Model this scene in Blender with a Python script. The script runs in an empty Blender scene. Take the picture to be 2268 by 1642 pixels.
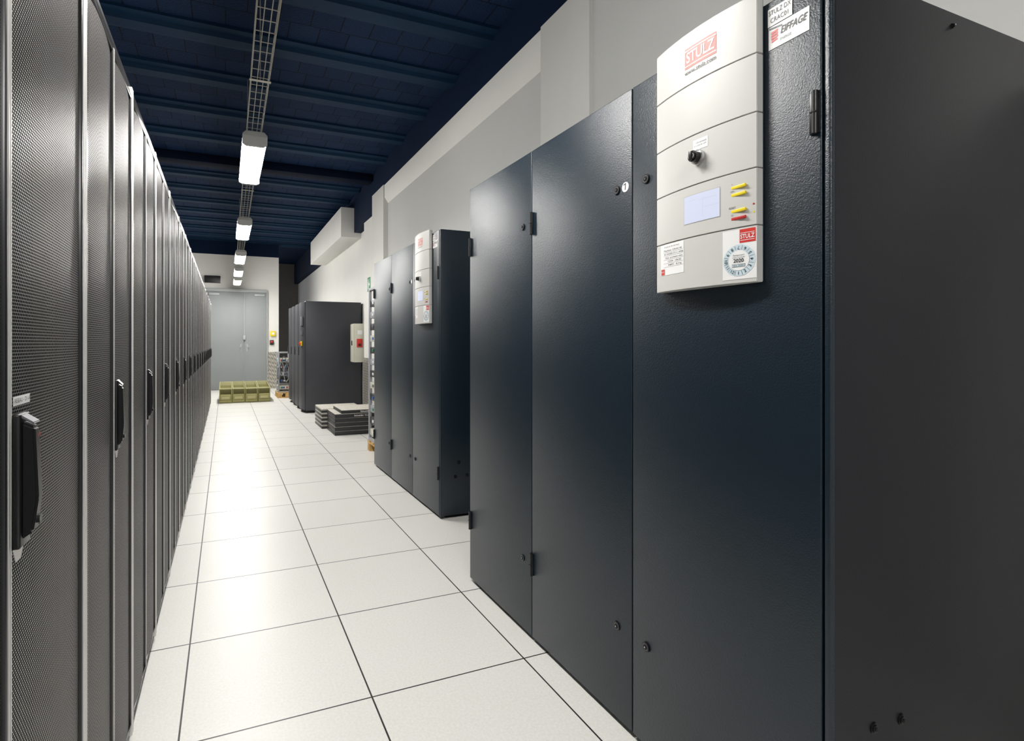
import bpy, bmesh, math, random
from mathutils import Vector, Matrix
random.seed(4)
scene = bpy.context.scene
COL = scene.collection
try:
    scene.view_settings.view_transform = 'Standard'
    scene.view_settings.look = 'None'
except Exception: pass

# ------------------------------------------------------------------ materials
def new_mat(name):
    m = bpy.data.materials.new(name); m.use_nodes = True
    nt = m.node_tree; b = nt.nodes['Principled BSDF']
    return m, nt, b
def mth(nt, op, a, b=None, c=None):
    n = nt.nodes.new('ShaderNodeMath'); n.operation = op
    for i, v in enumerate((a, b, c)):
        if v is None: continue
        if isinstance(v, (int, float)): n.inputs[i].default_value = v
        else: nt.links.new(v, n.inputs[i])
    return n.outputs[0]
def mixc(nt, fac, a, b):
    n = nt.nodes.new('ShaderNodeMix'); n.data_type = 'RGBA'
    if isinstance(fac, (int, float)): n.inputs[0].default_value = fac
    else: nt.links.new(fac, n.inputs[0])
    for i, v in ((6, a), (7, b)):
        if isinstance(v, tuple): n.inputs[i].default_value = (*v, 1)
        else: nt.links.new(v, n.inputs[i])
    return n.outputs[2]
def objco(nt):
    t = nt.nodes.new('ShaderNodeTexCoord'); return t.outputs['Object']
def noise(nt, co, scale, detail=3, rough=.5):
    n = nt.nodes.new('ShaderNodeTexNoise'); n.inputs['Scale'].default_value = scale
    n.inputs['Detail'].default_value = detail; n.inputs['Roughness'].default_value = rough
    nt.links.new(co, n.inputs['Vector']); return n.outputs['Fac']
def bump(nt, b, h, strength, dist=.002):
    n = nt.nodes.new('ShaderNodeBump'); n.inputs['Strength'].default_value = strength
    n.inputs['Distance'].default_value = dist
    nt.links.new(h, n.inputs['Height']); nt.links.new(n.outputs[0], b.inputs['Normal'])
def ramp(nt, f, lo, hi):
    n = nt.nodes.new('ShaderNodeMapRange'); n.inputs[1].default_value = lo; n.inputs[2].default_value = hi
    nt.links.new(f, n.inputs[0]); return n.outputs[0]
def paint(name, col, rough=.5, metal=0., var=.08, nscale=8, bscale=None, bstr=.1, bdist=.001, spec=.5):
    m, nt, b = new_mat(name); co = objco(nt)
    f = noise(nt, co, nscale)
    c2 = tuple(max(0, c * (1 - 2 * var)) for c in col)
    nt.links.new(mixc(nt, f, tuple(min(1, c * (1 + var)) for c in col), c2), b.inputs['Base Color'])
    b.inputs['Roughness'].default_value = rough; b.inputs['Metallic'].default_value = metal
    b.inputs['Specular IOR Level'].default_value = spec
    if bscale: bump(nt, b, noise(nt, co, bscale, 2), bstr, bdist)
    return m
def emis(name, col, strength, base=None):
    m, nt, b = new_mat(name)
    b.inputs['Base Color'].default_value = (*(base or col), 1)
    b.inputs['Emission Color'].default_value = (*col, 1)
    b.inputs['Emission Strength'].default_value = strength
    b.inputs['Roughness'].default_value = .4
    return m

M = {}
M['door'] = paint('navy_powder_coat', (.0030, .0120, .0215), .37, 0, .06, 5, 300, .8, .0009, .55)
M['side'] = paint('charcoal_powder_coat', (.0060, .0068, .0112), .40, 0, .08, 4, 300, .5, .0008, .40)
M['ups'] = paint('graphite_powder_coat', (.036, .038, .047), .45, 0, .08, 4, 300, .2, .0006)
M['black'] = paint('black_plastic', (.006, .006, .007), .35)
M['gap'] = paint('gap_black', (.002, .002, .003), .8)
M['panel'] = paint('pale_grey_plastic', (.55, .545, .52), .42, 0, .02, 6, 600, .1, .0004)
M['panelside'] = paint('pale_grey_plastic_edge', (.42, .415, .39), .5)
M['white'] = paint('white_paper', (.80, .80, .79), .5, 0, .02)
M['paleblue'] = paint('pale_blue_paper', (.56, .68, .74), .5, 0, .02)
M['ink'] = paint('black_ink', (.012, .012, .014), .5)
M['inkgrey'] = paint('grey_ink', (.11, .11, .12), .5)
M['red'] = paint('red_print', (.62, .03, .02), .45)
M['fadedred'] = paint('faded_red_print', (.56, .12, .09), .45)
M['yellow'] = paint('yellow_plastic', (.80, .62, .01), .4)
M['redbtn'] = paint('red_plastic', (.45, .02, .02), .4)
M['lcd'] = emis('lcd_screen_glow', (.66, .70, .86), .72, (.18, .19, .24))
M['chrome'] = paint('chrome_metal', (.6, .6, .6), .25, 1, .03)
M['post'] = paint('grey_metal_edge_sheen', (.70, .69, .67), .38, .4, .05, 6)  # pale grey puts the bevel reflections of the rack edges into the colour
M['rackframe'] = paint('rack_black_metal', (.022, .022, .024), .28, .3, .05, 6)
M['wire'] = paint('galvanised_wire', (.48, .46, .40), .4, .5, .05)
M['lamp_body'] = paint('lamp_grey_plastic', (.55, .55, .53), .5)
M['tube'] = emis('lamp_diffuser_glow', (1.0, .982, .945), 96)
M['doorgrey'] = paint('grey_door_paint', (.27, .285, .29), .65, 0, .04, 2, None, spec=.25)
M['frame'] = paint('door_frame_grey', (.40, .415, .415), .5)
M['olive'] = paint('olive_plastic', (.36, .335, .13), .55, 0, .1, 6)
M['oliveD'] = paint('dark_olive_plastic', (.15, .14, .05), .6, 0, .1, 6)
M['oliveL'] = paint('light_olive_plastic', (.52, .49, .25), .55, 0, .1, 6)
M['wood'] = paint('pine_wood', (.62, .38, .13), .6, 0, .25, 14)
M['board'] = paint('chipboard_top', (.60, .57, .50), .75, 0, .25, 60)
M['boxblk'] = paint('black_panel_edge', (.018, .018, .02), .45)
M['boxwhite'] = paint('cream_enamel', (.58, .57, .48), .45, 0, .03)
M['green'] = paint('green_sign', (.01, .22, .11), .4)
M['greycable'] = paint('grey_cable', (.35, .36, .38), .5)
M['blue'] = paint('blue_plug', (.02, .12, .5), .4)
M['wall'] = paint('white_wall_paint', (.73, .72, .685), .7, 0, .03, 1.5, 90, .12, .001)
M['wallgrey'] = paint('grey_wall_paint', (.58, .58, .56), .7, 0, .03, 1.5, 90, .12, .001)
M['blueband'] = paint('navy_wall_paint', (.0025, .011, .034), .7, 0, .1, 3, 60, .3, .003, .15)
M['beam'] = paint('navy_beam_paint', (.0050, .0245, .060), .6, 0, .15, 4, 50, .3, .003, .15)
M['beamdark'] = paint('dark_beam_paint', (.002, .006, .018), .7, 0, .1, 4, None, spec=.1)
M['recess'] = paint('recess_wall', (.20, .19, .17), .7)

def floor_mat():
    m, nt, b = new_mat('raised_floor_tiles'); co = objco(nt)
    sp = nt.nodes.new('ShaderNodeSeparateXYZ'); nt.links.new(co, sp.inputs[0])
    def edge(o, off):
        f = mth(nt, 'FRACT', mth(nt, 'DIVIDE', mth(nt, 'SUBTRACT', o, off), .6))
        return mth(nt, 'MULTIPLY', mth(nt, 'MINIMUM', f, mth(nt, 'SUBTRACT', 1, f)), .6)
    ex = edge(sp.outputs[0], -.133 - 6); ey = edge(sp.outputs[1], .017 - 6)
    e = mth(nt, 'MINIMUM', ex, ey)
    line = mth(nt, 'LESS_THAN', e, .0029)
    cx = mth(nt, 'FLOOR', mth(nt, 'DIVIDE', mth(nt, 'ADD', sp.outputs[0], 6.133), .6))
    cy = mth(nt, 'FLOOR', mth(nt, 'DIVIDE', mth(nt, 'ADD', sp.outputs[1], 5.983), .6))
    cb = nt.nodes.new('ShaderNodeCombineXYZ'); nt.links.new(cx, cb.inputs[0]); nt.links.new(cy, cb.inputs[1])
    wn = nt.nodes.new('ShaderNodeTexWhiteNoise'); nt.links.new(cb.outputs[0], wn.inputs['Vector'])
    n1 = ramp(nt, noise(nt, co, 110, 4, .7), .36, .64)
    n2 = noise(nt, co, 3, 3)
    c = mixc(nt, n1, (.71, .695, .66), (.79, .78, .745))
    c = mixc(nt, mth(nt, 'MULTIPLY', wn.outputs[0], .10), c, (.58, .57, .54))
    c = mixc(nt, mth(nt, 'MULTIPLY', n2, .12), c, (.55, .53, .48))
    c = mixc(nt, line, c, (.012, .011, .010))
    nt.links.new(c, b.inputs['Base Color'])
    nt.links.new(mth(nt, 'ADD', mth(nt, 'MULTIPLY', n1, .1), .32), b.inputs['Roughness'])
    bump(nt, b, mth(nt, 'MINIMUM', e, .005), .5, .01)
    return m
M['floor'] = floor_mat()
def ceil_mat():
    m, nt, b = new_mat('navy_block_ceiling'); co = objco(nt)
    br = nt.nodes.new('ShaderNodeTexBrick'); nt.links.new(co, br.inputs['Vector'])
    br.offset = .35; br.inputs['Scale'].default_value = 1
    br.inputs['Brick Width'].default_value = .25; br.inputs['Row Height'].default_value = .425
    br.inputs['Mortar Size'].default_value = .006; br.inputs['Mortar Smooth'].default_value = .4
    br.inputs['Color1'].default_value = (.0045, .0175, .056, 1); br.inputs['Color2'].default_value = (.009, .026, .070, 1)
    br.inputs['Mortar'].default_value = (.0006, .002, .006, 1)
    n = noise(nt, co, 60, 4)
    nt.links.new(mixc(nt, mth(nt, 'MULTIPLY', n, .45), br.outputs['Color'], (.002, .006, .019)), b.inputs['Base Color'])
    b.inputs['Roughness'].default_value = .7; b.inputs['Specular IOR Level'].default_value = .12
    bump(nt, b, mth(nt, 'SUBTRACT', n, br.outputs['Fac']), .8, .01)
    return m
M['ceiling'] = ceil_mat()
def perf_mat():
    m, nt, b = new_mat('perforated_black_steel'); co = objco(nt)
    sp = nt.nodes.new('ShaderNodeSeparateXYZ'); nt.links.new(co, sp.inputs[0])
    p = .0058
    y = mth(nt, 'DIVIDE', sp.outputs[1], p)
    z = mth(nt, 'DIVIDE', sp.outputs[2], p * .8)
    row = mth(nt, 'FLOOR', z)
    odd = mth(nt, 'MULTIPLY', mth(nt, 'FLOORED_MODULO', row, 2), .5)
    fy = mth(nt, 'SUBTRACT', mth(nt, 'FRACT', mth(nt, 'ADD', y, odd)), .5)
    fz = mth(nt, 'MULTIPLY', mth(nt, 'SUBTRACT', mth(nt, 'FRACT', z), .5), .8)
    r = mth(nt, 'SQRT', mth(nt, 'ADD', mth(nt, 'MULTIPLY', fy, fy), mth(nt, 'MULTIPLY', fz, fz)))
    web = ramp(nt, r, .35, .43)
    nt.links.new(mixc(nt, web, (.001, .001, .001), (.30, .292, .286)), b.inputs['Base Color'])
    nt.links.new(mth(nt, 'MULTIPLY', web, .5), b.inputs['Metallic'])
    nt.links.new(mth(nt, 'MULTIPLY', web, .5), b.inputs['Specular IOR Level'])
    b.inputs['Roughness'].default_value = .36
    bump(nt, b, mth(nt, 'MULTIPLY', r, -1), .4, .002)
    return m
M['perf'] = perf_mat()
def diamond_mat():
    m, nt, b = new_mat('diamond_plate'); co = objco(nt)
    mp = nt.nodes.new('ShaderNodeMapping'); nt.links.new(co, mp.inputs[0]); mp.inputs['Rotation'].default_value = (.785, .785, .3)
    c = nt.nodes.new('ShaderNodeTexChecker'); c.inputs['Scale'].default_value = 28
    nt.links.new(mp.outputs[0], c.inputs[0])
    nt.links.new(mixc(nt, c.outputs['Fac'], (.28, .26, .22), (.62, .60, .54)), b.inputs['Base Color'])
    b.inputs['Metallic'].default_value = .6; b.inputs['Roughness'].default_value = .35
    return m
M['diamond'] = diamond_mat()

# ------------------------------------------------------------------ mesh builder
_txt = {}
def text_geo(s, bold=0.0):
    k = (s, bold)
    if k in _txt: return _txt[k]
    cu = bpy.data.curves.new('t', 'FONT'); cu.body = s; cu.align_x = 'CENTER'; cu.align_y = 'CENTER'
    cu.offset = bold; cu.resolution_u = 3
    o = bpy.data.objects.new('t', cu); COL.objects.link(o)
    bpy.context.view_layer.update()
    me = bpy.data.meshes.new_from_object(o.evaluated_get(bpy.context.evaluated_depsgraph_get()))
    vs = [v.co.copy() for v in me.vertices]; fs = [tuple(p.vertices) for p in me.polygons]
    bpy.data.objects.remove(o); bpy.data.meshes.remove(me); bpy.data.curves.remove(cu)
    w = max([v.x for v in vs]) - min([v.x for v in vs]) if vs else 1
    _txt[k] = (vs, fs, w); return _txt[k]

class MB:
    def __init__(s): s.v = []; s.f = []; s.m = []; s.mats = []
    def mi(s, k):
        mat = M[k]
        if mat not in s.mats: s.mats.append(mat)
        return s.mats.index(mat)
    def add(s, vs, fs, k, warp=None):
        o = len(s.v); i = s.mi(k)
        s.v += [tuple(warp(v)) if warp else tuple(v) for v in vs]
        for f in fs: s.f.append(tuple(o + j for j in f)); s.m.append(i)
        return s
    def addbm(s, bm, k, warp=None):
        bm.verts.index_update()
        s.add([v.co.copy() for v in bm.verts], [[v.index for v in f.verts] for f in bm.faces], k, warp); bm.free(); return s
    def box(s, x0, x1, y0, y1, z0, z1, k, bev=0, seg=2):
        if bev <= 0:
            vs = [(x, y, z) for x in (x0, x1) for y in (y0, y1) for z in (z0, z1)]
            return s.add(vs, [(0, 1, 3, 2), (4, 6, 7, 5), (0, 4, 5, 1), (2, 3, 7, 6), (0, 2, 6, 4), (1, 5, 7, 3)], k)
        bm = bmesh.new()
        bmesh.ops.create_cube(bm, size=1)
        for v in bm.verts:
            v.co = Vector(((x0 + x1) / 2 + v.co.x * (x1 - x0), (y0 + y1) / 2 + v.co.y * (y1 - y0), (z0 + z1) / 2 + v.co.z * (z1 - z0)))
        bmesh.ops.bevel(bm, geom=list(bm.edges), offset=bev, segments=seg, affect='EDGES', profile=.5)
        return s.addbm(bm, k)
    def cyl(s, c, ax, r, l, k, n=24, r2=None, bev=0):
        bm = bmesh.new()
        bmesh.ops.create_cone(bm, cap_ends=True, segments=n, radius1=r, radius2=r if r2 is None else r2, depth=l)
        if bev: bmesh.ops.bevel(bm, geom=[e for e in bm.edges if abs(e.verts[0].co.z - e.verts[1].co.z) < 1e-6], offset=bev, segments=2, affect='EDGES')
        q = Vector((0, 0, 1)).rotation_difference(Vector(ax).normalized()).to_matrix().to_4x4()
        bmesh.ops.transform(bm, matrix=Matrix.Translation(Vector(c)) @ q, verts=bm.verts)
        return s.addbm(bm, k)
    def wire(s, p0, p1, r, k, n=5):
        p0 = Vector(p0); p1 = Vector(p1); d = (p1 - p0).normalized()
        a = d.orthogonal().normalized(); b = d.cross(a)
        vs = []
        for p in (p0, p1):
            for i in range(n):
                t = 2 * math.pi * i / n; vs.append(p + a * math.cos(t) * r + b * math.sin(t) * r)
        fs = [(i, (i + 1) % n, n + (i + 1) % n, n + i) for i in range(n)] + [tuple(range(n - 1, -1, -1)), tuple(range(n, 2 * n))]
        return s.add(vs, fs, k)
    def prism(s, poly, ext, k, bev=0):
        bm = bmesh.new(); n = len(poly); e = Vector(ext)
        a = [bm.verts.new(Vector(p)) for p in poly]; b = [bm.verts.new(Vector(p) + e) for p in poly]
        bm.faces.new(a[::-1]); bm.faces.new(b)
        for i in range(n): bm.faces.new((a[i], a[(i + 1) % n], b[(i + 1) % n], b[i]))
        bmesh.ops.recalc_face_normals(bm, faces=bm.faces)
        if bev: bmesh.ops.bevel(bm, geom=list(bm.edges), offset=bev, segments=2, affect='EDGES')
        return s.addbm(bm, k)
    def text(s, t, c, xd, yd, size, k, width=None, bold=0., warp=None):
        vs, fs, w = text_geo(t, bold); c = Vector(c); xd = Vector(xd); yd = Vector(yd)
        sx = size if width is None else width / w
        return s.add([c + xd * v.x * sx + yd * v.y * size for v in vs], fs, k, warp)
    def rect(s, c, xd, yd, w, h, k, warp=None, n=6, border=None):
        c = Vector(c); xd = Vector(xd); yd = Vector(yd); vs = []; fs = []
        for i in range(n + 1):
            for j in (-.5, .5): vs.append(c + xd * w * (i / n - .5) + yd * h * j)
        for i in range(n): fs.append((2 * i, 2 * i + 2, 2 * i + 3, 2 * i + 1))
        return s.add(vs, fs, k, warp)
    def disc(s, c, xd, yd, r, k, warp=None, r0=0, n=40):
        c = Vector(c); xd = Vector(xd); yd = Vector(yd)
        pt = lambda t, q: c + xd * math.cos(t) * q + yd * math.sin(t) * q
        if r0 <= 0: return s.add([pt(2 * math.pi * i / n, r) for i in range(n)], [tuple(range(n))], k, warp)
        vs = [pt(2 * math.pi * i / n, q) for i in range(n) for q in (r0, r)]
        return s.add(vs, [(2 * i, 2 * i + 1, (2 * i + 3) % (2 * n), (2 * i + 2) % (2 * n)) for i in range(n)], k, warp)
    def done(s, name, parent=None, origin=None, label=None, **kw):
        if origin is None:
            xs, ys, zs = zip(*s.v)
            origin = ((min(xs) + max(xs)) / 2, (min(ys) + max(ys)) / 2, min(zs))
        o = Vector(origin)
        me = bpy.data.meshes.new(name)
        me.from_pydata([tuple(Vector(v) - o) for v in s.v], [], s.f)
        for m in s.mats: me.materials.append(m)
        me.polygons.foreach_set('material_index', s.m)
        me.shade_smooth()
        me.set_sharp_from_angle(angle=math.radians(35)); me.update()
        ob = bpy.data.objects.new(name, me); COL.objects.link(ob)
        if parent:
            ob.parent = parent; ob.location = o - Vector(parent['_w'])
        else: ob.location = o
        ob['_w'] = tuple(o)
        if label: ob['label'] = label
        for k2, v2 in kw.items(): ob[k2] = v2
        return ob
def empty(name, loc, label, category, **kw):
    e = bpy.data.objects.new(name, None); COL.objects.link(e); e.location = loc; e.empty_display_size = .1
    e['_w'] = tuple(loc); e['label'] = label; e['category'] = category
    for k, v in kw.items(): e[k] = v
    return e
def copy_tree(root, off, **kw):
    off = Vector(off)
    new = root.copy(); new.location = root.location + off; COL.objects.link(new)
    for k, v in kw.items(): new[k] = v
    for ch in list(root.children):
        nc = ch.copy(); nc.parent = new; COL.objects.link(nc)
        for g in list(ch.children):
            ng = g.copy(); ng.parent = nc; COL.objects.link(ng)
    return new
def struct(name, k, *b, **kw):
    mb = MB(); mb.box(*b, k); return mb.done(name, origin=(0, 0, 0), kind='structure')

# ------------------------------------------------------------------ room shell
XL = -3.0; YB = -3.0; YF = 15.2; ZC = 3.90
mb = MB(); mb.box(XL - .1, 2.6, YB, 19.1, -.1, 0, 'floor'); mb.done('floor', origin=(0, 0, 0), kind='structure')
mb = MB(); mb.box(XL - .1, 2.6, YB, 19.1, ZC, ZC + .1, 'ceiling'); mb.done('ceiling', origin=(0, 5.08 + .85 * -10, 0), kind='structure')
struct('wall_left', 'wall', XL - .1, XL, YB, YF, 0, ZC)
mb = MB(); mb.box(XL, 1.33, YF, YF + .12, 0, 3.52, 'wall'); mb.box(XL, 1.33, YF, YF + .12, 3.52, ZC, 'blueband'); mb.done('wall_far', origin=(0, 0, 0), kind='structure')
struct('wall_recess', 'recess', 1.33, 2.6, 19.0, 19.1, 0, ZC)
mb = MB()
mb.box(2.145, 2.5, YB, 2.805, 0, 3.52, 'wallgrey')
mb.box(2.12, 2.5, 2.805, 3.373, 0, 3.52, 'wall', .004)
mb.box(2.19, 2.5, 3.373, 7.6, 0, 3.32, 'wallgrey')
mb.prism([(2.19, 3.373, 3.26), (2.5, 3.373, 3.26), (2.5, 3.373, 3.52), (2.14, 3.373, 3.52), (2.14, 3.373, 3.34)], (0, 4.227, 0), 'wall')
mb.box(2.12, 2.5, 7.6, 8.25, 0, 3.52, 'wall', .004)
mb.box(2.15, 2.5, 8.25, 8.9, 0, 3.23, 'wall')
mb.box(2.30, 2.5, 8.9, 19.0, 0, 3.23, 'wall')
mb.box(2.15, 2.5, YB, 8.25, 3.52, ZC, 'blueband')
mb.box(2.17, 2.5, 8.25, 9.74, 3.23, ZC, 'blueband')
mb.box(2.17, 2.5, 9.74, 19.0, 3.23, ZC, 'blueband')
mb.done('wall_right', origin=(0, 0, 0), kind='structure')
mb = MB(); mb.box(1.93, 2.299, 9.74, 13.5, 3.14, 3.68, 'wall', .004); mb.done('trim_1', origin=(0, 0, 0), kind='structure')
mb = MB(); mb.box(2.138, 2.15, 8.26, 8.9, 0, .975, 'diamond'); mb.done('trim_2', origin=(0, 0, 0), kind='structure')
mb = MB(); mb.box(1.04, 1.33, YF - .012, YF, 0, .98, 'diamond'); mb.done('trim_3', origin=(0, 0, 0), kind='structure')
n = 4
for i in range(-9, 13):
    y = 5.08 + .85 * i
    big = (i == 4)
    mb = MB()
    if big:
        mb.box(XL, 2.15, y - .12, y + .12, 3.78, ZC, 'beamdark', .004)
    else:
        mb.prism([(XL, y - .16, ZC), (XL, y - .16, ZC - .022), (XL, y - .075, ZC - .028), (XL, y - .06, ZC - .06),
                  (XL, y + .06, ZC - .06), (XL, y + .075, ZC - .028), (XL, y + .16, ZC - .022), (XL, y + .16, ZC)], (2.15 - XL, 0, 0), 'beam')
    mb.done('trim_%d' % n, origin=(0, y, 0), kind='structure'); n += 1

# far doors
def leaf(name, x0, x1, hx, side):
    mb = MB(); mb.box(x0, x1, YF - .05, YF - .002, .01, 2.55, 'doorgrey', .004)
    d = mb.done(name, kind='structure')
    h = MB(); h.box(hx - .015, hx + .015, YF - .058, YF - .05, 1.0, 1.2, 'frame', .003)
    h.cyl((hx, YF - .07, 1.12), (0, 1, 0), .008, .035, 'frame'); h.box(hx - .05 if side else hx - .01, hx + .01 if side else hx + .05, YF - .09, YF - .08, 1.112, 1.128, 'frame', .003)
    h.done('door_handle', d)
    c = MB(); c.box(x0 + .25, x0 + .5, YF - .09, YF - .05, 2.46, 2.51, 'frame', .005)
    c.done('door_closer', d)
    return d
leaf('door_1', -.65, .452, .38, True)
d2 = leaf('door_2', .464, 1.01, .53, False)
mb = MB(); mb.box(-.72, -.655, YF - .06, YF - .001, 0, 2.62, 'frame', .004); mb.box(1.015, 1.04, YF - .06, YF - .001, 0, 2.62, 'frame', .004); mb.box(-.655, 1.015, YF - .06, YF - .001, 2.555, 2.64, 'frame', .004)
mb.done('door_3', origin=(0, 0, 0), kind='structure')
mb = MB(); mb.box(.43, .49, YF - .09, YF - .052, 1.3, 1.42, 'frame', .01); mb.cyl((.46, YF - .065, 1.9), (0, 0, 1), .010, 1.1, 'frame'); mb.done('door_bolt', d2)

# ------------------------------------------------------------------ cooling cabinets
def surf_fn(y0, y1, xe, bulge):
    ym = (y0 + y1) / 2; hw = (y1 - y0) / 2
    return lambda y: xe - bulge * (1 - ((y - ym) / hw) ** 2)
NX = (0, -1, 0); NZ = (0, 0, 1)
def cooling_cabinet():
    X0 = 1.16; Y0 = .732; Y1 = 2.515; H = 2.008
    root = empty('cooling_cabinet', (X0 + .45, (Y0 + Y1) / 2, 0), 'tall navy three-door cooling cabinet against the pale grey wall', 'air conditioner', group='computer room cooling cabinets')
    b = MB()
    b.box(X0 + .03, 2.05, Y0 + .012, Y1, .03, H, 'door', .003)
    b.box(X0 + .05, 2.03, Y0 + .03, Y1 - .02, 0, .03, 'gap')
    b.box(X0 + .002, X0 + .03, Y0, Y0 + .016, .012, H, 'door', .005, 3)
    b.box(X0 + .024, X0 + .03, Y0 + .016, Y1 - .003, .03, H - .004, 'gap')
    b.done('body', root)
    s = MB(); s.box(X0 + .012, 2.05, Y0 - .001, Y0 + .012, .02, H, 'side', .003)
    sp = s.done('side_panel', root, label='charcoal side panel')
    for rx, z in ((.14, .385), (.238, .378), (.115, .288), (.205, .290), (.44, 1.975)):
        f = MB(); x = X0 + rx; r = .0125 if z < 1 else .006
        f.cyl((x, Y0 - .002, z), (0, 1, 0), r, .004, 'black', bev=.001); f.cyl((x, Y0 - .005, z), (0, 1, 0), r * .7, .003, 'black', bev=.0008)
        f.cyl((x, Y0 - .007, z), (0, 1, 0), r * .35, .0015, 'chrome' if z > 1 else 'gap')
        f.done('fastener', sp)
    ds = [(Y0 + .019, 1.320), (1.324, 1.909), (1.913, Y1)]
    doors = []
    for a, c in ds:
        d = MB(); d.box(X0, X0 + .023, a, c, .018, H - .002, 'door', .003, 3)
        doors.append(d.done('door', root))
    def lock(y, z, di):
        l = MB(); l.cyl((X0 - .002, y, z), (1, 0, 0), .0145, .004, 'black', bev=.001)
        l.disc((X0 - .0044, y, z), NX, NZ, .0105, 'inkgrey', r0=.0085); l.cyl((X0 - .0045, y, z), (1, 0, 0), .006, .003, 'gap')
        l.add([(X0 - .0065, y + .003, z - .002), (X0 - .0065, y - .003, z - .002), (X0 - .0065, y, z + .0035)], [(0, 1, 2)], 'chrome')
        l.done('lock', doors[di])
    for z in (1.709, .314):
        lock(1.983, z, 2); lock(1.391, z, 1); lock(1.262, z, 0)
        for y, di in ((.764, 0), (1.911, 1), (2.508, 2)):
            h = MB(); h.box(X0 - .005, X0, y - .012, y + .010, z - .045, z + .045, 'black', .002)
            h.cyl((X0 - .006, y - .003, z), (0, 0, 1), .006, .092, 'black', 16, bev=.001); h.box(X0 - .0128, X0 - .002, y - .010, y + .004, z - .001, z + .001, 'gap')
            h.done('hinge', doors[di])
    st = MB(); st.disc((X0 - .0008, 1.352, 1.709), NX, NZ, .0155, 'white'); st.text('7', (X0 - .0014, 1.352, 1.709), Vector((0, -1, .3)).normalized(), Vector((0, .3, 1)).normalized(), .028, 'ink', bold=.01); st.done('round_sticker', doors[1], label='round white sticker')
    st = MB(); st.rect((X0 - .0012, .8225, 1.919), NX, NZ, .094, .052, 'white')
    st.text('EIFFAGE', (X0 - .002, .810, 1.925), NX, (0, -.25, 1), .022, 'ink', width=.058, bold=.012)
    st.text('ENERGIE', (X0 - .002, .828, 1.906), NX, NZ, .008, 'inkgrey', width=.026)
    for k in range(4): st.rect((X0 - .002, .8545, 1.911 + k * .0065), (0, -1, .12), NZ, .016 - .002 * (k == 0), .0045, 'red', n=1)
    for k in range(9): st.rect((X0 - .002, .866 - k * .0035, 1.941 - .0005 * k), (0, -1, 0), NZ, .0026, .004, 'inkgrey', n=1)
    st.done('maker_sticker', doors[0], label='white sticker with red emblem and black lettering')
    st = MB(); st.rect((X0 - .0018, .842, 1.967), NX, NZ, .058, .041, 'white')
    st.text('STULZ DX', (X0 - .0025, .842, 1.976), NX, NZ, .0155, 'ink', width=.052); st.text('CRAC01', (X0 - .0025, .842, 1.958), NX, NZ, .0155, 'ink', width=.042)
    st.done('name_sticker', doors[0], label='white name sticker with black capitals')
    # control panel
    PY0 = .881; PY1 = 1.194; xe = X0 - .024; sf = surf_fn(PY0, PY1, xe, .019)
    c = MB(); N = 20
    zs = [1.362, 1.494, 1.627, 1.756, 1.892, 2.03]; zb = zs[0]; zt = zs[-1]
    for k in range(5):
        g = .0010
        za = zs[k] + (g if k else 0); zc = zs[k + 1] - (g if k < 4 else 0)
        poly = [(sf(PY0 + (PY1 - PY0) * i / N), PY0 + (PY1 - PY0) * i / N, za) for i in range(N + 1)]
        poly = poly + [(X0 - .004, PY1, za), (X0 - .004, PY0, za)]
        c.prism(poly, (0, 0, zc - za), 'panel', .0012)
    poly = [(sf(PY0 + (PY1 - PY0) * i / N) + .004, PY0 + .002 + (PY1 - PY0 - .004) * i / N, zb + .003) for i in range(N + 1)] + [(X0, PY1 - .003, zb + .003), (X0, PY0 + .003, zb + .003)]
    c.prism(poly, (0, 0, zt - zb - .006), 'inkgrey')
    cp = c.done('control_panel', root, label='pale grey bowed control panel in five segments')
    S = 1.0276
    def W(e): return lambda v: (sf(v[1] * S) - e, v[1] * S, 1.22 + (v[2] - 1.22) * S)
    def P(y, z): return sf(y * S), y * S, 1.22 + (z - 1.22) * S
    l = MB()
    l.rect((0, .999, 1.943), NX, NZ, .094, .052, 'fadedred', W(.0006), 10)
    l.rect((0, .999, 1.9625), NX, NZ, .094, .003, 'panel', W(.001), 10); l.rect((0, .999, 1.9235), NX, NZ, .094, .003, 'panel', W(.001), 10)
    l.text('STULZ', (0, .999, 1.9425), NX, NZ, .038, 'panel', width=.084, bold=.02, warp=W(.0012))
    l.text('www.stulz.com', (0, .999, 1.907), NX, NZ, .0155, 'inkgrey', width=.094, bold=.008, warp=W(.0012))
    l.done('logo', cp, label='faded red lettered logo with web address below')
    k = MB(); x, y, z = P(1.0, 1.680)
    k.cyl((x - .006, y, z), (1, 0, 0), .0185, .012, 'chrome', 32, bev=.002); k.cyl((x - .018, y + .001, z + .001), (1, 0, 0), .014, .018, 'black', 32, bev=.003)
    k.box(x - .032, x - .026, y - .003, y + .006, z - .011, z + .013, 'black', .002); k.disc((x - .0275, y + .002, z + .001), NX, NZ, .009, 'panel', r0=.0075)
    k.done('key_switch', cp, label='black rotary key switch with chrome ring')
    k = MB(); k.rect((0, .997, 1.714), NX, NZ, .044, .026, 'white', W(.0006))
    for j, t in enumerate(('1 = ON DISTANCE', '0 = LOCAL OFF')): k.text(t, (0, .997, 1.718 - .007 * j), NX, NZ, .005, 'inkgrey', width=.036, warp=W(.0012))
    k.done('switch_sticker', cp)
    k = MB(); k.rect((0, .9955, 1.557), NX, NZ, .108, .072, 'panelside', W(.0004), 12); k.rect((0, .9955, 1.557), NX, NZ, .105, .069, 'lcd', W(.001), 12)
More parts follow.
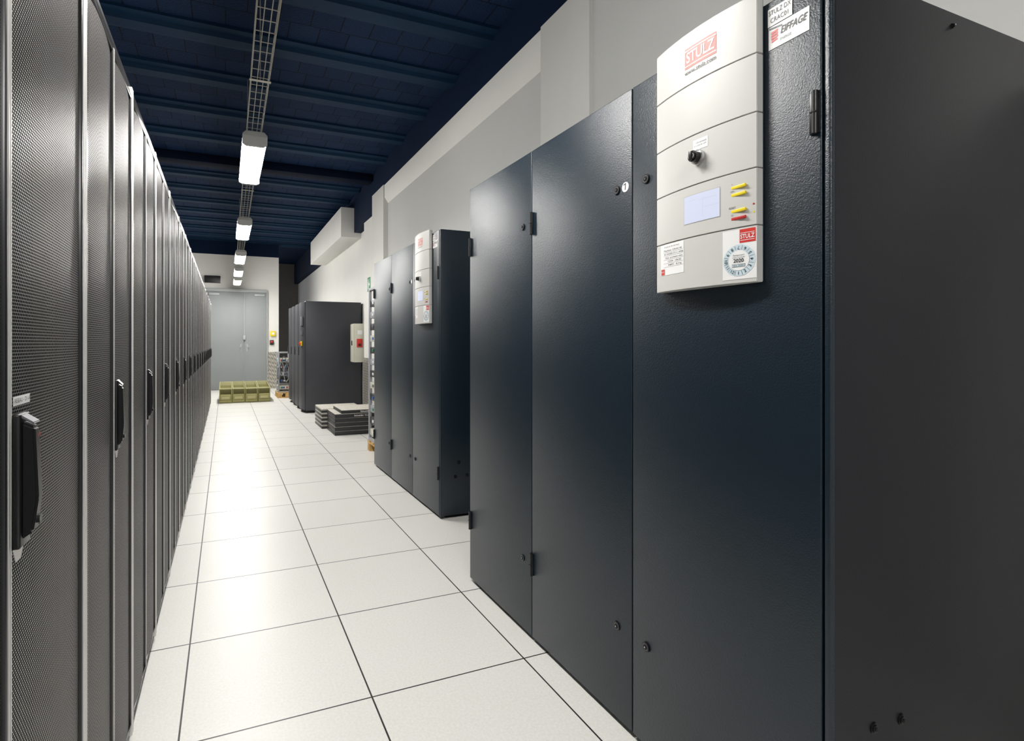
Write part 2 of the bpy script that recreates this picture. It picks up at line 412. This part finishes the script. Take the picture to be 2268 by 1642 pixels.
    k.rect((0, 1.025, 1.58), NX, NZ, .03, .0015, 'paleblue', W(.0014)); k.rect((0, .975, 1.575), NX, NZ, .05, .001, 'paleblue', W(.0014)); k.rect((0, .965, 1.555), NX, NZ, .04, .001, 'paleblue', W(.0014)); k.rect((0, .99, 1.557), NX, NZ, .001, .05, 'paleblue', W(.0014), 1)
    k.done('screen', cp, label='glowing pale blue display')
    for z, mm in ((1.5815, 'yellow'), (1.5645, 'yellow'), (1.5265, 'yellow'), (1.5090, 'redbtn')):
        k = MB(); x, y, z = P(.897, z); k.box(x - .003, x + .002, y - .019, y + .019, z - .0036, z + .0036, mm, .001); k.done('button', cp, label=('red' if mm == 'redbtn' else 'yellow') + ' push button')
    k = MB()
    for z, t in ((1.589, '+'), (1.5725, 'ON'), (1.5345, 'RESET'), (1.5172, 'O')): k.text(t, (0, .912, z), NX, NZ, .006, 'ink', warp=W(.0008))
    k.disc((0, .864, 1.535), NX, NZ, .002, 'redbtn', W(.0008)); k.disc((0, .864, 1.517), NX, NZ, .002, 'yellow', W(.0008)); k.done('button_marking', cp)
    k = MB(); k.rect((0, 1.096, 1.443), NX, NZ, .092, .082, 'white', W(.0006), 10)
    k.text('Contrat de service', (0, 1.096, 1.477), NX, NZ, .0055, 'inkgrey', width=.06, warp=W(.0012))
    for j, (t, w) in enumerate((('Machine  CRAC 01', .07), ('N 0420.311.446', .074), ('Date  prochaine visite', .066), ('12/04  10h30', .05), ('R407C   8,2 kg', .05))):
        k.text(t, (0, 1.091 - .002 * j, 1.467 - .0098 * j), NX, NZ, .006, 'ink', width=w, warp=W(.0012))
    for j in range(5): k.rect((0, 1.091, 1.4625 - .0098 * j), NX, NZ, .076, .0005, 'inkgrey', W(.001), 6)
    k.rect((0, 1.131, 1.411), NX, NZ, .015, .015, 'red', W(.0012), 2); k.text('STULZ', (0, 1.131, 1.411), NX, NZ, .0055, 'white', width=.013, warp=W(.0018))
    k.done('service_sticker', cp, label='white service sticker with handwriting and red square')
    k = MB(); k.rect((0, .8965, 1.425), NX, NZ, .078, .115, 'white', W(.0006), 8)
    k.rect((0, .877, 1.466), NX, NZ, .035, .031, 'red', W(.0012), 3); k.text('STULZ', (0, .877, 1.464), NX, NZ, .014, 'white', width=.031, bold=.02, warp=W(.0018))
    k.rect((0, .877, 1.4725), NX, NZ, .031, .0012, 'white', W(.0018), 2); k.rect((0, .877, 1.456), NX, NZ, .031, .0012, 'white', W(.0018), 2)
    cc = Vector((0, .8965, 1.411)); k.disc(cc, NX, NZ, .0365, 'paleblue', W(.0012)); k.disc(cc, NX, NZ, .0235, 'white', W(.0016))
    for j in range(12):
        t = -math.pi / 2 + j * math.pi / 6
        rd = Vector((0, -math.cos(t), math.sin(t))); tv = Vector((0, math.sin(t), math.cos(t)))
        k.text(str(j + 1), cc + rd * .0298, tv, -rd, .0105, 'ink', bold=.01, warp=W(.002))
        t2 = t + math.pi / 12; rd2 = Vector((0, -math.cos(t2), math.sin(t2))); k.rect(cc + rd2 * .030, Vector((0, math.sin(t2), math.cos(t2))), rd2, .0007, .010, 'ink', W(.002), 1)
    k.text('2020', cc + Vector((0, 0, -.001)), NX, NZ, .012, 'ink', bold=.02, warp=W(.002)); k.text('Equipement', cc + Vector((0, 0, .012)), NX, NZ, .005, 'inkgrey', width=.026, warp=W(.002)); k.text('sous contrat', cc + Vector((0, 0, .007)), NX, NZ, .005, 'inkgrey', width=.028, warp=W(.002))
    k.rect(cc + Vector((0, 0, -.012)), NX, NZ, .03, .007, 'ink', W(.002), 3); k.rect(cc + Vector((0, 0, -.012)), NX, NZ, .0285, .0056, 'paleblue', W(.0023), 3); k.text('S03 2020', cc + Vector((0, 0, -.012)), NX, NZ, .005, 'ink', width=.024, warp=W(.0027))
    k.done('inspection_sticker', cp, label='white sticker with red logo and round pale blue date dial')
    return root
cab = cooling_cabinet()
cab2 = copy_tree(cab, (.21, 2.73, 0), label='tall navy three-door cooling cabinet beside stacked floor panels')
for ch in cab2.children:
    if ch.name.startswith('side_panel'):
        ch.material_slots[0].link = 'OBJECT'; ch.material_slots[0].material = M['door']; ch['label'] = 'navy side panel'

# ------------------------------------------------------------------ server racks
def server_rack(y0, y1, near):
    X = -.262; XB = -1.33; H = 2.0; ym = (y0 + y1) / 2 + (-.004 if near else 0)
    root = empty('server_rack', ((X + XB) / 2, (y0 + y1) / 2, 0), 'wide black perforated server rack with a lettered label' if near else 'black perforated split-door server rack in a long row', 'server rack', group='row of server racks')
    b = MB()
    b.box(XB, X - .045, y0 + .002, y1 - .002, .03, H, 'rackframe', .004)
    for yy in (y0, y1):
        s = 1 if yy == y0 else -1
        a, c = sorted((yy + s * .0015, yy + s * .014)); b.box(X - .045, X + .001, a, c, .03, H - .004, 'post', .003, 2)
    b.box(X - .045, X - .004, y0 + .014, y1 - .014, H - .03, H, 'rackframe', .003)
    b.box(X - .05, X - .03, y0 + .014, y1 - .014, .03, .06, 'rackframe')
    for yy in (y0 + .06, y1 - .06):
        for xx in (X - .10, XB + .1): b.cyl((xx, yy, .015), (0, 0, 1), .022, .03, 'black', 16)
    b.done('frame', root)
    doors = []
    for a, c in ((y0 + .016, ym - .0015), (ym + .0015, y1 - .016)):
        d = MB(); z0 = .065; z1 = H - .034; e = .010
        d.box(X - .02, X, a, a + e, z0, z1, 'rackframe', .003); d.box(X - .02, X, c - e, c, z0, z1, 'rackframe', .003)
        d.box(X - .02, X, a + e, c - e, z0, z0 + e, 'rackframe', .002); d.box(X - .02, X, a + e, c - e, z1 - e, z1, 'rackframe', .002)
        N = 8; poly = []
        for i in range(N + 1):
            t = i / N; poly.append((X - .006 + .005 * (1 - (2 * t - 1) ** 2), a + e + (c - a - 2 * e) * t, z0 + e))
        poly += [(X - .016, c - e, z0 + e), (X - .016, a + e, z0 + e)]
        d.prism(poly, (0, 0, z1 - z0 - 2 * e), 'perf')
        yy = c - .002 if c < ym else a + .002
        d.box(X - .001, X + .0015, yy - .0015, yy + .0015, z0, z1, 'post')
        doors.append(d.done('door', root))
    hy = ym + .006
    h = MB(); q = 1.0 if near else .72
    h.box(X, X + .010 * q, hy, hy + .042, .945, 1.125, 'black', .003, 3)
    h.prism([(X + .008 * q, hy + .008, 1.115), (X + .024 * q, hy + .008, 1.106), (X + .028 * q, hy + .008, 1.01), (X + .022 * q, hy + .008, .965), (X + .008 * q, hy + .008, .955)], (0, .022, 0), 'black', .003)
    h.prism([(X + .006 * q, hy + .005, 1.126), (X + .024 * q, hy + .005, 1.113), (X + .024 * q, hy + .005, 1.110), (X + .006 * q, hy + .005, 1.122)], (0, .026, 0), 'inkgrey' if near else 'rackframe', .001)
    h.cyl((X + .024 * q, hy + .019, .98), (1, 0, 0), .006, .008, 'rackframe', 16)
    h.add([(X + .002, hy, .945), (X + .002, hy + .045, .945), (X + .002, hy + .03, .925), (X + .002, hy + .012, .925)], [(0, 1, 2, 3)], 'post')
    if near: h.text('APC', (X + .0262, hy + .019, 1.095), (0, 1, 0), NZ, .007, 'redbtn', bold=.01)
    h.done('handle', doors[1], label='black lever handle')
    if near:
        l = MB(); l.rect((X + .0022, ym + .040, 1.142), (0, 1, 0), NZ, .066, .0125, 'white', n=2); l.text('RESEAU - D1-A', (X + .003, ym + .040, 1.142), (0, 1, 0), NZ, .0085, 'ink', width=.06)
        l.done('name_label', doors[1], label='white label with black capitals')
    return root
server_rack(.465, 1.285, True)
r = server_rack(1.2855, 1.8855, False)
for i in range(1, 17): copy_tree(r, (0, .6 * i, 0))

# ------------------------------------------------------------------ cable tray and lamps
SL = .0072
def lx(y): return .165 + SL * y
mb = MB(); zb = 2.765; w = .05; hh = .055
YT0 = -2.0; YT1 = YF - .01
for (dx, z) in ((-w, zb), (-w / 3, zb), (w / 3, zb), (w, zb), (-w, zb + hh), (w, zb + hh), (-w, zb + hh / 2), (w, zb + hh / 2)):
    mb.wire((lx(YT0) + dx, YT0, z), (lx(YT1) + dx, YT1, z), .0025, 'wire')
y = YT0 + .02
while y < YT1:
    c = lx(y); Pp = [(c - w, y, zb + hh), (c - w, y, zb), (c + w, y, zb), (c + w, y, zb + hh)]
    for a, b in zip(Pp, Pp[1:]): mb.wire(a, b, .0025, 'wire', 4)
    y += .1
tray = mb.done('cable_tray', label='galvanised wire basket cable tray hung below navy ceiling', category='cable tray')
y = .9
while y < 15:
    hang = MB(); c = lx(y)
    hang.wire((c, y, zb - .004), (c, y, ZC - .001), .003, 'wire'); hang.box(c - .06, c + .06, y - .012, y + .012, zb - .006, zb - .003, 'wire'); y += 2.45
    hang.done('hanger_rod', tray)
def lamp(y0):
    y1 = y0 + 1.12; c = lx((y0 + y1) / 2); zt = 2.757; z0 = 2.665
    root = empty('ceiling_lamp', (c, (y0 + y1) / 2, zt), 'lit fluorescent lamp with grey end caps under the cable tray', 'lamp', group='ceiling lamps under the cable tray')
    b = MB(); b.prism([(c - .062, y0, zt), (c - .085, y0, zt - .022), (c - .085, y0, zt - .036), (c + .085, y0, zt - .036), (c + .085, y0, zt - .022), (c + .062, y0, zt)], (0, y1 - y0, 0), 'lamp_body', .002)
    for a, s in ((y0, 1), (y1, -1)):
        b.prism([(c - .086, a, zt - .03), (c - .086, a + s * .025, z0 + .012), (c - .06, a + s * .035, z0 - .002), (c + .06, a + s * .035, z0 - .002), (c + .086, a + s * .025, z0 + .012), (c + .086, a, zt - .03)], (0, s * .03, 0), 'lamp_body')
    for a in (y0 + .2, y1 - .2): b.box(c - .088, c + .088, a - .012, a + .012, zt - .045, zt - .02, 'chrome', .002)
    b.done('housing', root)
    d = MB(); a = y0 + .055; L = y1 - y0 - .11
    d.prism([(c - .080, a, zt - .037), (c - .080, a, z0 + .018), (c - .062, a, z0), (c + .062, a, z0), (c + .080, a, z0 + .018), (c + .080, a, zt - .037)], (0, L, 0), 'tube')
    d.done('lamp_diffuser', root, label='glowing white diffuser')
    return root
l1 = lamp(4.15)
for ny in (1.22, 7.02, 9.52, 11.55, 13.35, -1.7):  # first and last continue the row out of view, added for more light
    dy = ny - 4.15; copy_tree(l1, (SL * dy, dy, 0))

# ------------------------------------------------------------------ UPS cabinets
def ups(y0, y1):
    X = 1.285; XB = 2.264; H = 1.95
    root = empty('power_cabinet', ((X + XB) / 2, (y0 + y1) / 2, 0), 'graphite grey power cabinet with bowed door against the wall', 'power cabinet', group='row of power supply cabinets')
    b = MB(); b.box(X, XB, y0 + .002, y1 - .002, .04, H, 'ups', .006); b.box(X + .03, XB - .03, y0 + .02, y1 - .02, 0, .04, 'gap'); b.box(X - .02, X, y0 + .01, y1 - .01, .04, .06, 'gap'); b.done('body', root)
    N = 12; poly = []
    for i in range(N + 1):
        t = 2 * i / N - 1; poly.append((X - .012 - .05 * (1 - abs(t) ** 2.6), y0 + .006 + (y1 - y0 - .012) * i / N, .06))
    poly += [(X - .001, y1 - .006, .06), (X - .001, y0 + .006, .06)]
    d = MB(); d.prism(poly, (0, 0, H - .075), 'ups', .003); dd = d.done('door', root)
    h = MB(); h.box(X - .07, X - .055, y1 - .14, y1 - .11, 1.0, 1.15, 'black', .004); h.done('handle', dd)
    return root
u = ups(9.59, 10.165)
for i in range(1, 4): copy_tree(u, (0, .578 * i, 0))
ud = [c for c in u.children if c.name.startswith('door')][0]
k = MB(); k.box(1.222, 1.25, 9.64, 9.78, 1.52, 1.68, 'inkgrey', .004); k.done('display_module', ud, label='grey display module')
k = MB(); k.box(1.225, 1.25, 9.66, 9.76, 1.36, 1.43, 'inkgrey', .003); k.done('button_plate', ud)
k = MB(); k.box(1.215, 1.24, 9.67, 9.75, 1.17, 1.25, 'yellow', .004); k.cyl((1.205, 9.71, 1.21), (1, 0, 0), .028, .03, 'red', 20, bev=.004); k.done('emergency_stop', ud, label='red stop button on yellow plate')

# ------------------------------------------------------------------ stacked panels
def panel_board(x, y, z, rot, txt, h=.056, t=.004):
    m = MB(); a = .3
    m.box(-a, a, -a, a, 0, h - t, 'boxblk', .002); m.box(-a + .003, a - .003, -a + .003, a - .003, h - t, h, 'board', .001)
    if txt:
        m.text('Schneider', (.02, -a - .0016, h * .48), (1, 0, 0), NZ, .032, 'white', width=.13, bold=.01); m.text('Electric', (.14, -a - .0016, h * .48), (1, 0, 0), NZ, .026, 'white', width=.08)
    o = m.done('floor_panel', origin=(0, 0, 0), label='square black-edged floor panel with pale top, in a stack', category='floor panel', group='stacked spare floor panels')
    o.location = (x, y, z); o.rotation_euler = (0, 0, rot); return o
for i in range(5): panel_board(1.632 + random.uniform(-.003, .003), 7.415 + random.uniform(-.003, .003), i * .0565, random.uniform(-.004, .004), i == 4)
panel_board(1.72, 7.43, 5 * .0565, -.006, True, .045)
for i in range(5): panel_board(1.56 + random.uniform(-.003, .003), 8.06 + random.uniform(-.003, .003), i * .0565, random.uniform(-.004, .004), False, t=.022)

# ------------------------------------------------------------------ olive storage bins
def storage_bin():
    w = .236; D = .95; root = empty('storage_bin', (0, 0, 0), 'olive plastic storage bin with slotted front, in a row', 'storage bin', group='olive storage bins on the floor')
    t = .014; zf = .30; zk = .375
    m = MB()
    m.box(0, w, 0, D, 0, .014, 'oliveD')
    for x in (0, w - t): m.prism([(x, 0, .014), (x, -.035, zf), (x, D, zk), (x, D, .014)], (t, 0, 0), 'olive', .002)
    m.box(t, w - t, D - t, D, .014, zk, 'oliveL', .002)
    for a in (.3, .65): m.box(t, w - t, D * a - .005, D * a + .005, .014, zf - .03 + (zk - zf) * a, 'olive', .002)
    m.box(-.004, w + .004, -.05, -.015, zf - .018, zf + .006, 'oliveL', .003)
    m.done('shell', root)
    m = MB()
    m.box(t, w - t, 0.03, .045, .014, zf - .018, 'oliveD')
    m.box(t, w - t, -.006, .03, .014, .06, 'olive', .003)
    m.prism([(t + .004, -.012, .06), (t + .004, .03, .06), (t + .004, .03, .175), (t + .004, -.065, .165), (t + .004, -.065, .15)], (w - 2 * t - .008, 0, 0), 'olive', .003)
    m.prism([(t + .03, -.0645, .152), (t + .03, -.030, .085), (t + .03, -.026, .085), (t + .03, -.0605, .152)], (w - 2 * t - .06, 0, 0), 'oliveL')
    m.done('front', root)
    return root
b0 = storage_bin()
for i in range(1, 4): copy_tree(b0, (-.115 + .247 * i, 11.80 + .012 * (i % 2), 0))
b0.location = (-.115, 11.80, 0)

# ------------------------------------------------------------------ wooden pallets and small racks
def pallet(x0, x1, y0, y1):
    m = MB()
    for i in range(3):
        yy = y0 + (y1 - y0 - .08) * i / 2
        m.box(x0, x1, yy, yy + .08, 0, .02, 'wood', .002)
        for xx in (x0, (x0 + x1) / 2 - .05, x1 - .1): m.box(xx, xx + .1, yy, yy + .08, .02, .085, 'wood', .002)
    for xx in (x0, (x0 + x1) / 2 - .05, x1 - .1): m.box(xx, xx + .1, y0, y1, .085, .1, 'wood', .002)
    n = 5
    for i in range(n): yy = y0 + (y1 - y0 - .09) * i / (n - 1); m.box(x0, x1, yy, yy + .09, .1, .12, 'wood', .002)
    return m.done('wooden_pallet', label='small pine pallet carrying electrical equipment', category='pallet', group='wooden pallets')
def open_rack(x0, x1, y0, y1, z0, z1, label, shelves):
    root = empty('equipment_rack', ((x0 + x1) / 2, (y0 + y1) / 2, z0), label, 'equipment rack')
    f = MB()
    for x in (x0, x1 - .03):
        for y in (y0, y1 - .03): f.box(x, x + .03, y, y + .03, z0, z1, 'greycable', .003)
    for z in (z0, z1 - .03):
        for y in (y0, y1 - .03): f.box(x0 + .03, x1 - .03, y, y + .03, z, z + .03, 'greycable', .002)
        for x in (x0, x1 - .03): f.box(x, x + .03, y0 + .03, y1 - .03, z, z + .03, 'greycable', .002)
    f.done('frame', root)
    for i in range(shelves):
        z = z0 + .06 + (z1 - z0 - .14) * i / shelves; g = MB(); hgt = (z1 - z0) / shelves * .5
        g.box(x0 + .012, x1 - .04, y0 + .035, y1 - .012, z, z + hgt, ('boxwhite', 'black', 'greycable', 'black')[i % 4], .004)
        for j in range(5):
            xx = x0 + .06 + j * (x1 - x0 - .14) / 5; g.box(xx, xx + .035, y0 + .022, y0 + .036, z + hgt * .3, z + hgt * .7, ('green', 'blue', 'inkgrey', 'white', 'redbtn')[(i + j) % 5], .002)
            yy = y0 + .06 + j * (y1 - y0 - .14) / 5; g.box(x0 + .004, x0 + .014, yy, yy + .04, z + hgt * .3, z + hgt * .7, ('white', 'green', 'blue', 'inkgrey', 'white')[(i + j) % 5], .002)
        g.done('equipment_module', root)
    return root
pallet(1.50, 2.08, 5.30, 6.04)
open_rack(1.505, 2.06, 5.34, 6.02, .12, 1.84, 'tall open steel rack of wired modules on a pine pallet', 12)
pallet(1.06, 1.5, 12.45, 13.05)
r2 = open_rack(1.08, 1.36, 12.5, 12.95, .12, 1.02, 'low open rack with modules and grey cable loops', 5)
m = MB()
for j in range(5):
    R = .07 + .012 * j; zc = .55 + .1 * (j % 3)
    Pp = [(1.10 + .05 * j + R * .5 * math.cos(t * math.pi / 8), 12.455 - .01 * j, zc + R * 1.8 * math.sin(t * math.pi / 8)) for t in range(17)]
    for a, b in zip(Pp, Pp[1:]): m.wire(a, b, .008, 'greycable' if j % 2 else 'inkgrey')
m.done('cable_loop', r2)

# ------------------------------------------------------------------ wall items
m = MB(); m.box(2.0, 2.298, 8.985, 9.22, .893, 1.547, 'boxwhite', .008); m.box(1.988, 2.0, 8.99, 9.215, .90, 1.54, 'boxwhite', .004)
e = empty('electrical_box', (2.15, 9.1, .893), 'cream enamel electrical box with red cover plate on the wall', 'electrical box')
m.done('body', e)
m = MB(); m.box(2.045, 2.14, 8.972, 8.986, 1.15, 1.29, 'red', .004); m.box(2.07, 2.11, 8.96, 8.973, 1.17, 1.21, 'ink', .003); m.done('cover_plate', e, label='red cover plate')
m = MB(); m.rect((2.10, 8.9842, 1.40), (1, 0, 0), NZ, .08, .07, 'white'); m.done('sticker', e)
m = MB(); m.box(1.975, 1.99, 9.06, 9.09, 1.18, 1.26, 'black', .003); m.done('latch', e)
e = empty('exit_sign', (2.14, 8.55, 2.05), 'green emergency exit sign with white arrow fixed to the wall', 'sign')
def squeeze(m): m.v = [(x, 8.55 + (y - 8.55) * .62, z) for x, y, z in m.v]
m = MB(); m.box(2.14, 2.15, 8.42, 8.68, 2.05, 2.28, 'green', .003); squeeze(m); m.done('sign_plate', e)
m = MB(); X = 2.1392
m.add([(X, 8.52, 2.18), (X, 8.52, 2.15), (X, 8.46, 2.15), (X, 8.46, 2.18)], [(0, 1, 2, 3)], 'white'); m.add([(X, 8.46, 2.21), (X, 8.46, 2.12), (X, 8.43, 2.165)], [(0, 1, 2)], 'white')
m.disc((X, 8.59, 2.235), NX, NZ, .014, 'white', n=16)
m.add([(X, 8.62, 2.21), (X, 8.57, 2.22), (X, 8.555, 2.16), (X, 8.60, 2.15)], [(0, 1, 2, 3)], 'white'); m.add([(X, 8.60, 2.15), (X, 8.575, 2.155), (X, 8.54, 2.09), (X, 8.555, 2.08)], [(0, 1, 2, 3)], 'white'); m.add([(X, 8.60, 2.16), (X, 8.58, 2.15), (X, 8.63, 2.09), (X, 8.65, 2.10)], [(0, 1, 2, 3)], 'white')
squeeze(m); m.done('arrow_symbol', e, label='white running figure and arrow')
e = empty('junction_box', (-.31, YF, 2.76), 'black rectangular box fixed to the white wall above the doors', 'junction box')
m = MB(); m.box(-.50, -.12, YF - .09, YF, 2.77, 2.95, 'black', .01); m.box(-.48, -.14, YF - .096, YF - .09, 2.79, 2.93, 'ink', .002); m.done('housing', e)
e = empty('alarm_call_point', (1.18, YF, 1.39), 'small square yellow call point on the white wall', 'alarm')
m = MB(); m.box(1.11, 1.25, YF - .05, YF, 1.40, 1.54, 'yellow', .01); m.box(1.15, 1.21, YF - .056, YF - .05, 1.44, 1.50, 'white', .003); m.done('housing', e)
e = empty('wall_switch', (1.15, YF, 1.18), 'dark red and black switch box below the call point', 'switch')
m = MB(); m.box(1.10, 1.20, YF - .045, YF, 1.17, 1.30, 'ink', .008); m.box(1.12, 1.18, YF - .052, YF - .045, 1.22, 1.28, 'redbtn', .004); m.done('housing', e)

# ------------------------------------------------------------------ world, camera
w = bpy.data.worlds.new('world'); scene.world = w; w.use_nodes = True
w.node_tree.nodes['Background'].inputs[0].default_value = (.93, .94, 1, 1); w.node_tree.nodes['Background'].inputs[1].default_value = .45
for o in list(bpy.data.objects):
    if '_w' in o: del o['_w']
cam = bpy.data.cameras.new('camera'); co = bpy.data.objects.new('camera', cam); COL.objects.link(co)
co.location = (0, 0, 1.22); co.rotation_euler = (math.radians(90), 0, math.radians(-22.32))
cam.sensor_width = 36; cam.lens = 1195 / 2268 * 36; cam.shift_x = 144 / 2268; cam.shift_y = -61 / 2268
cam.clip_start = .02; cam.clip_end = 100
scene.camera = co
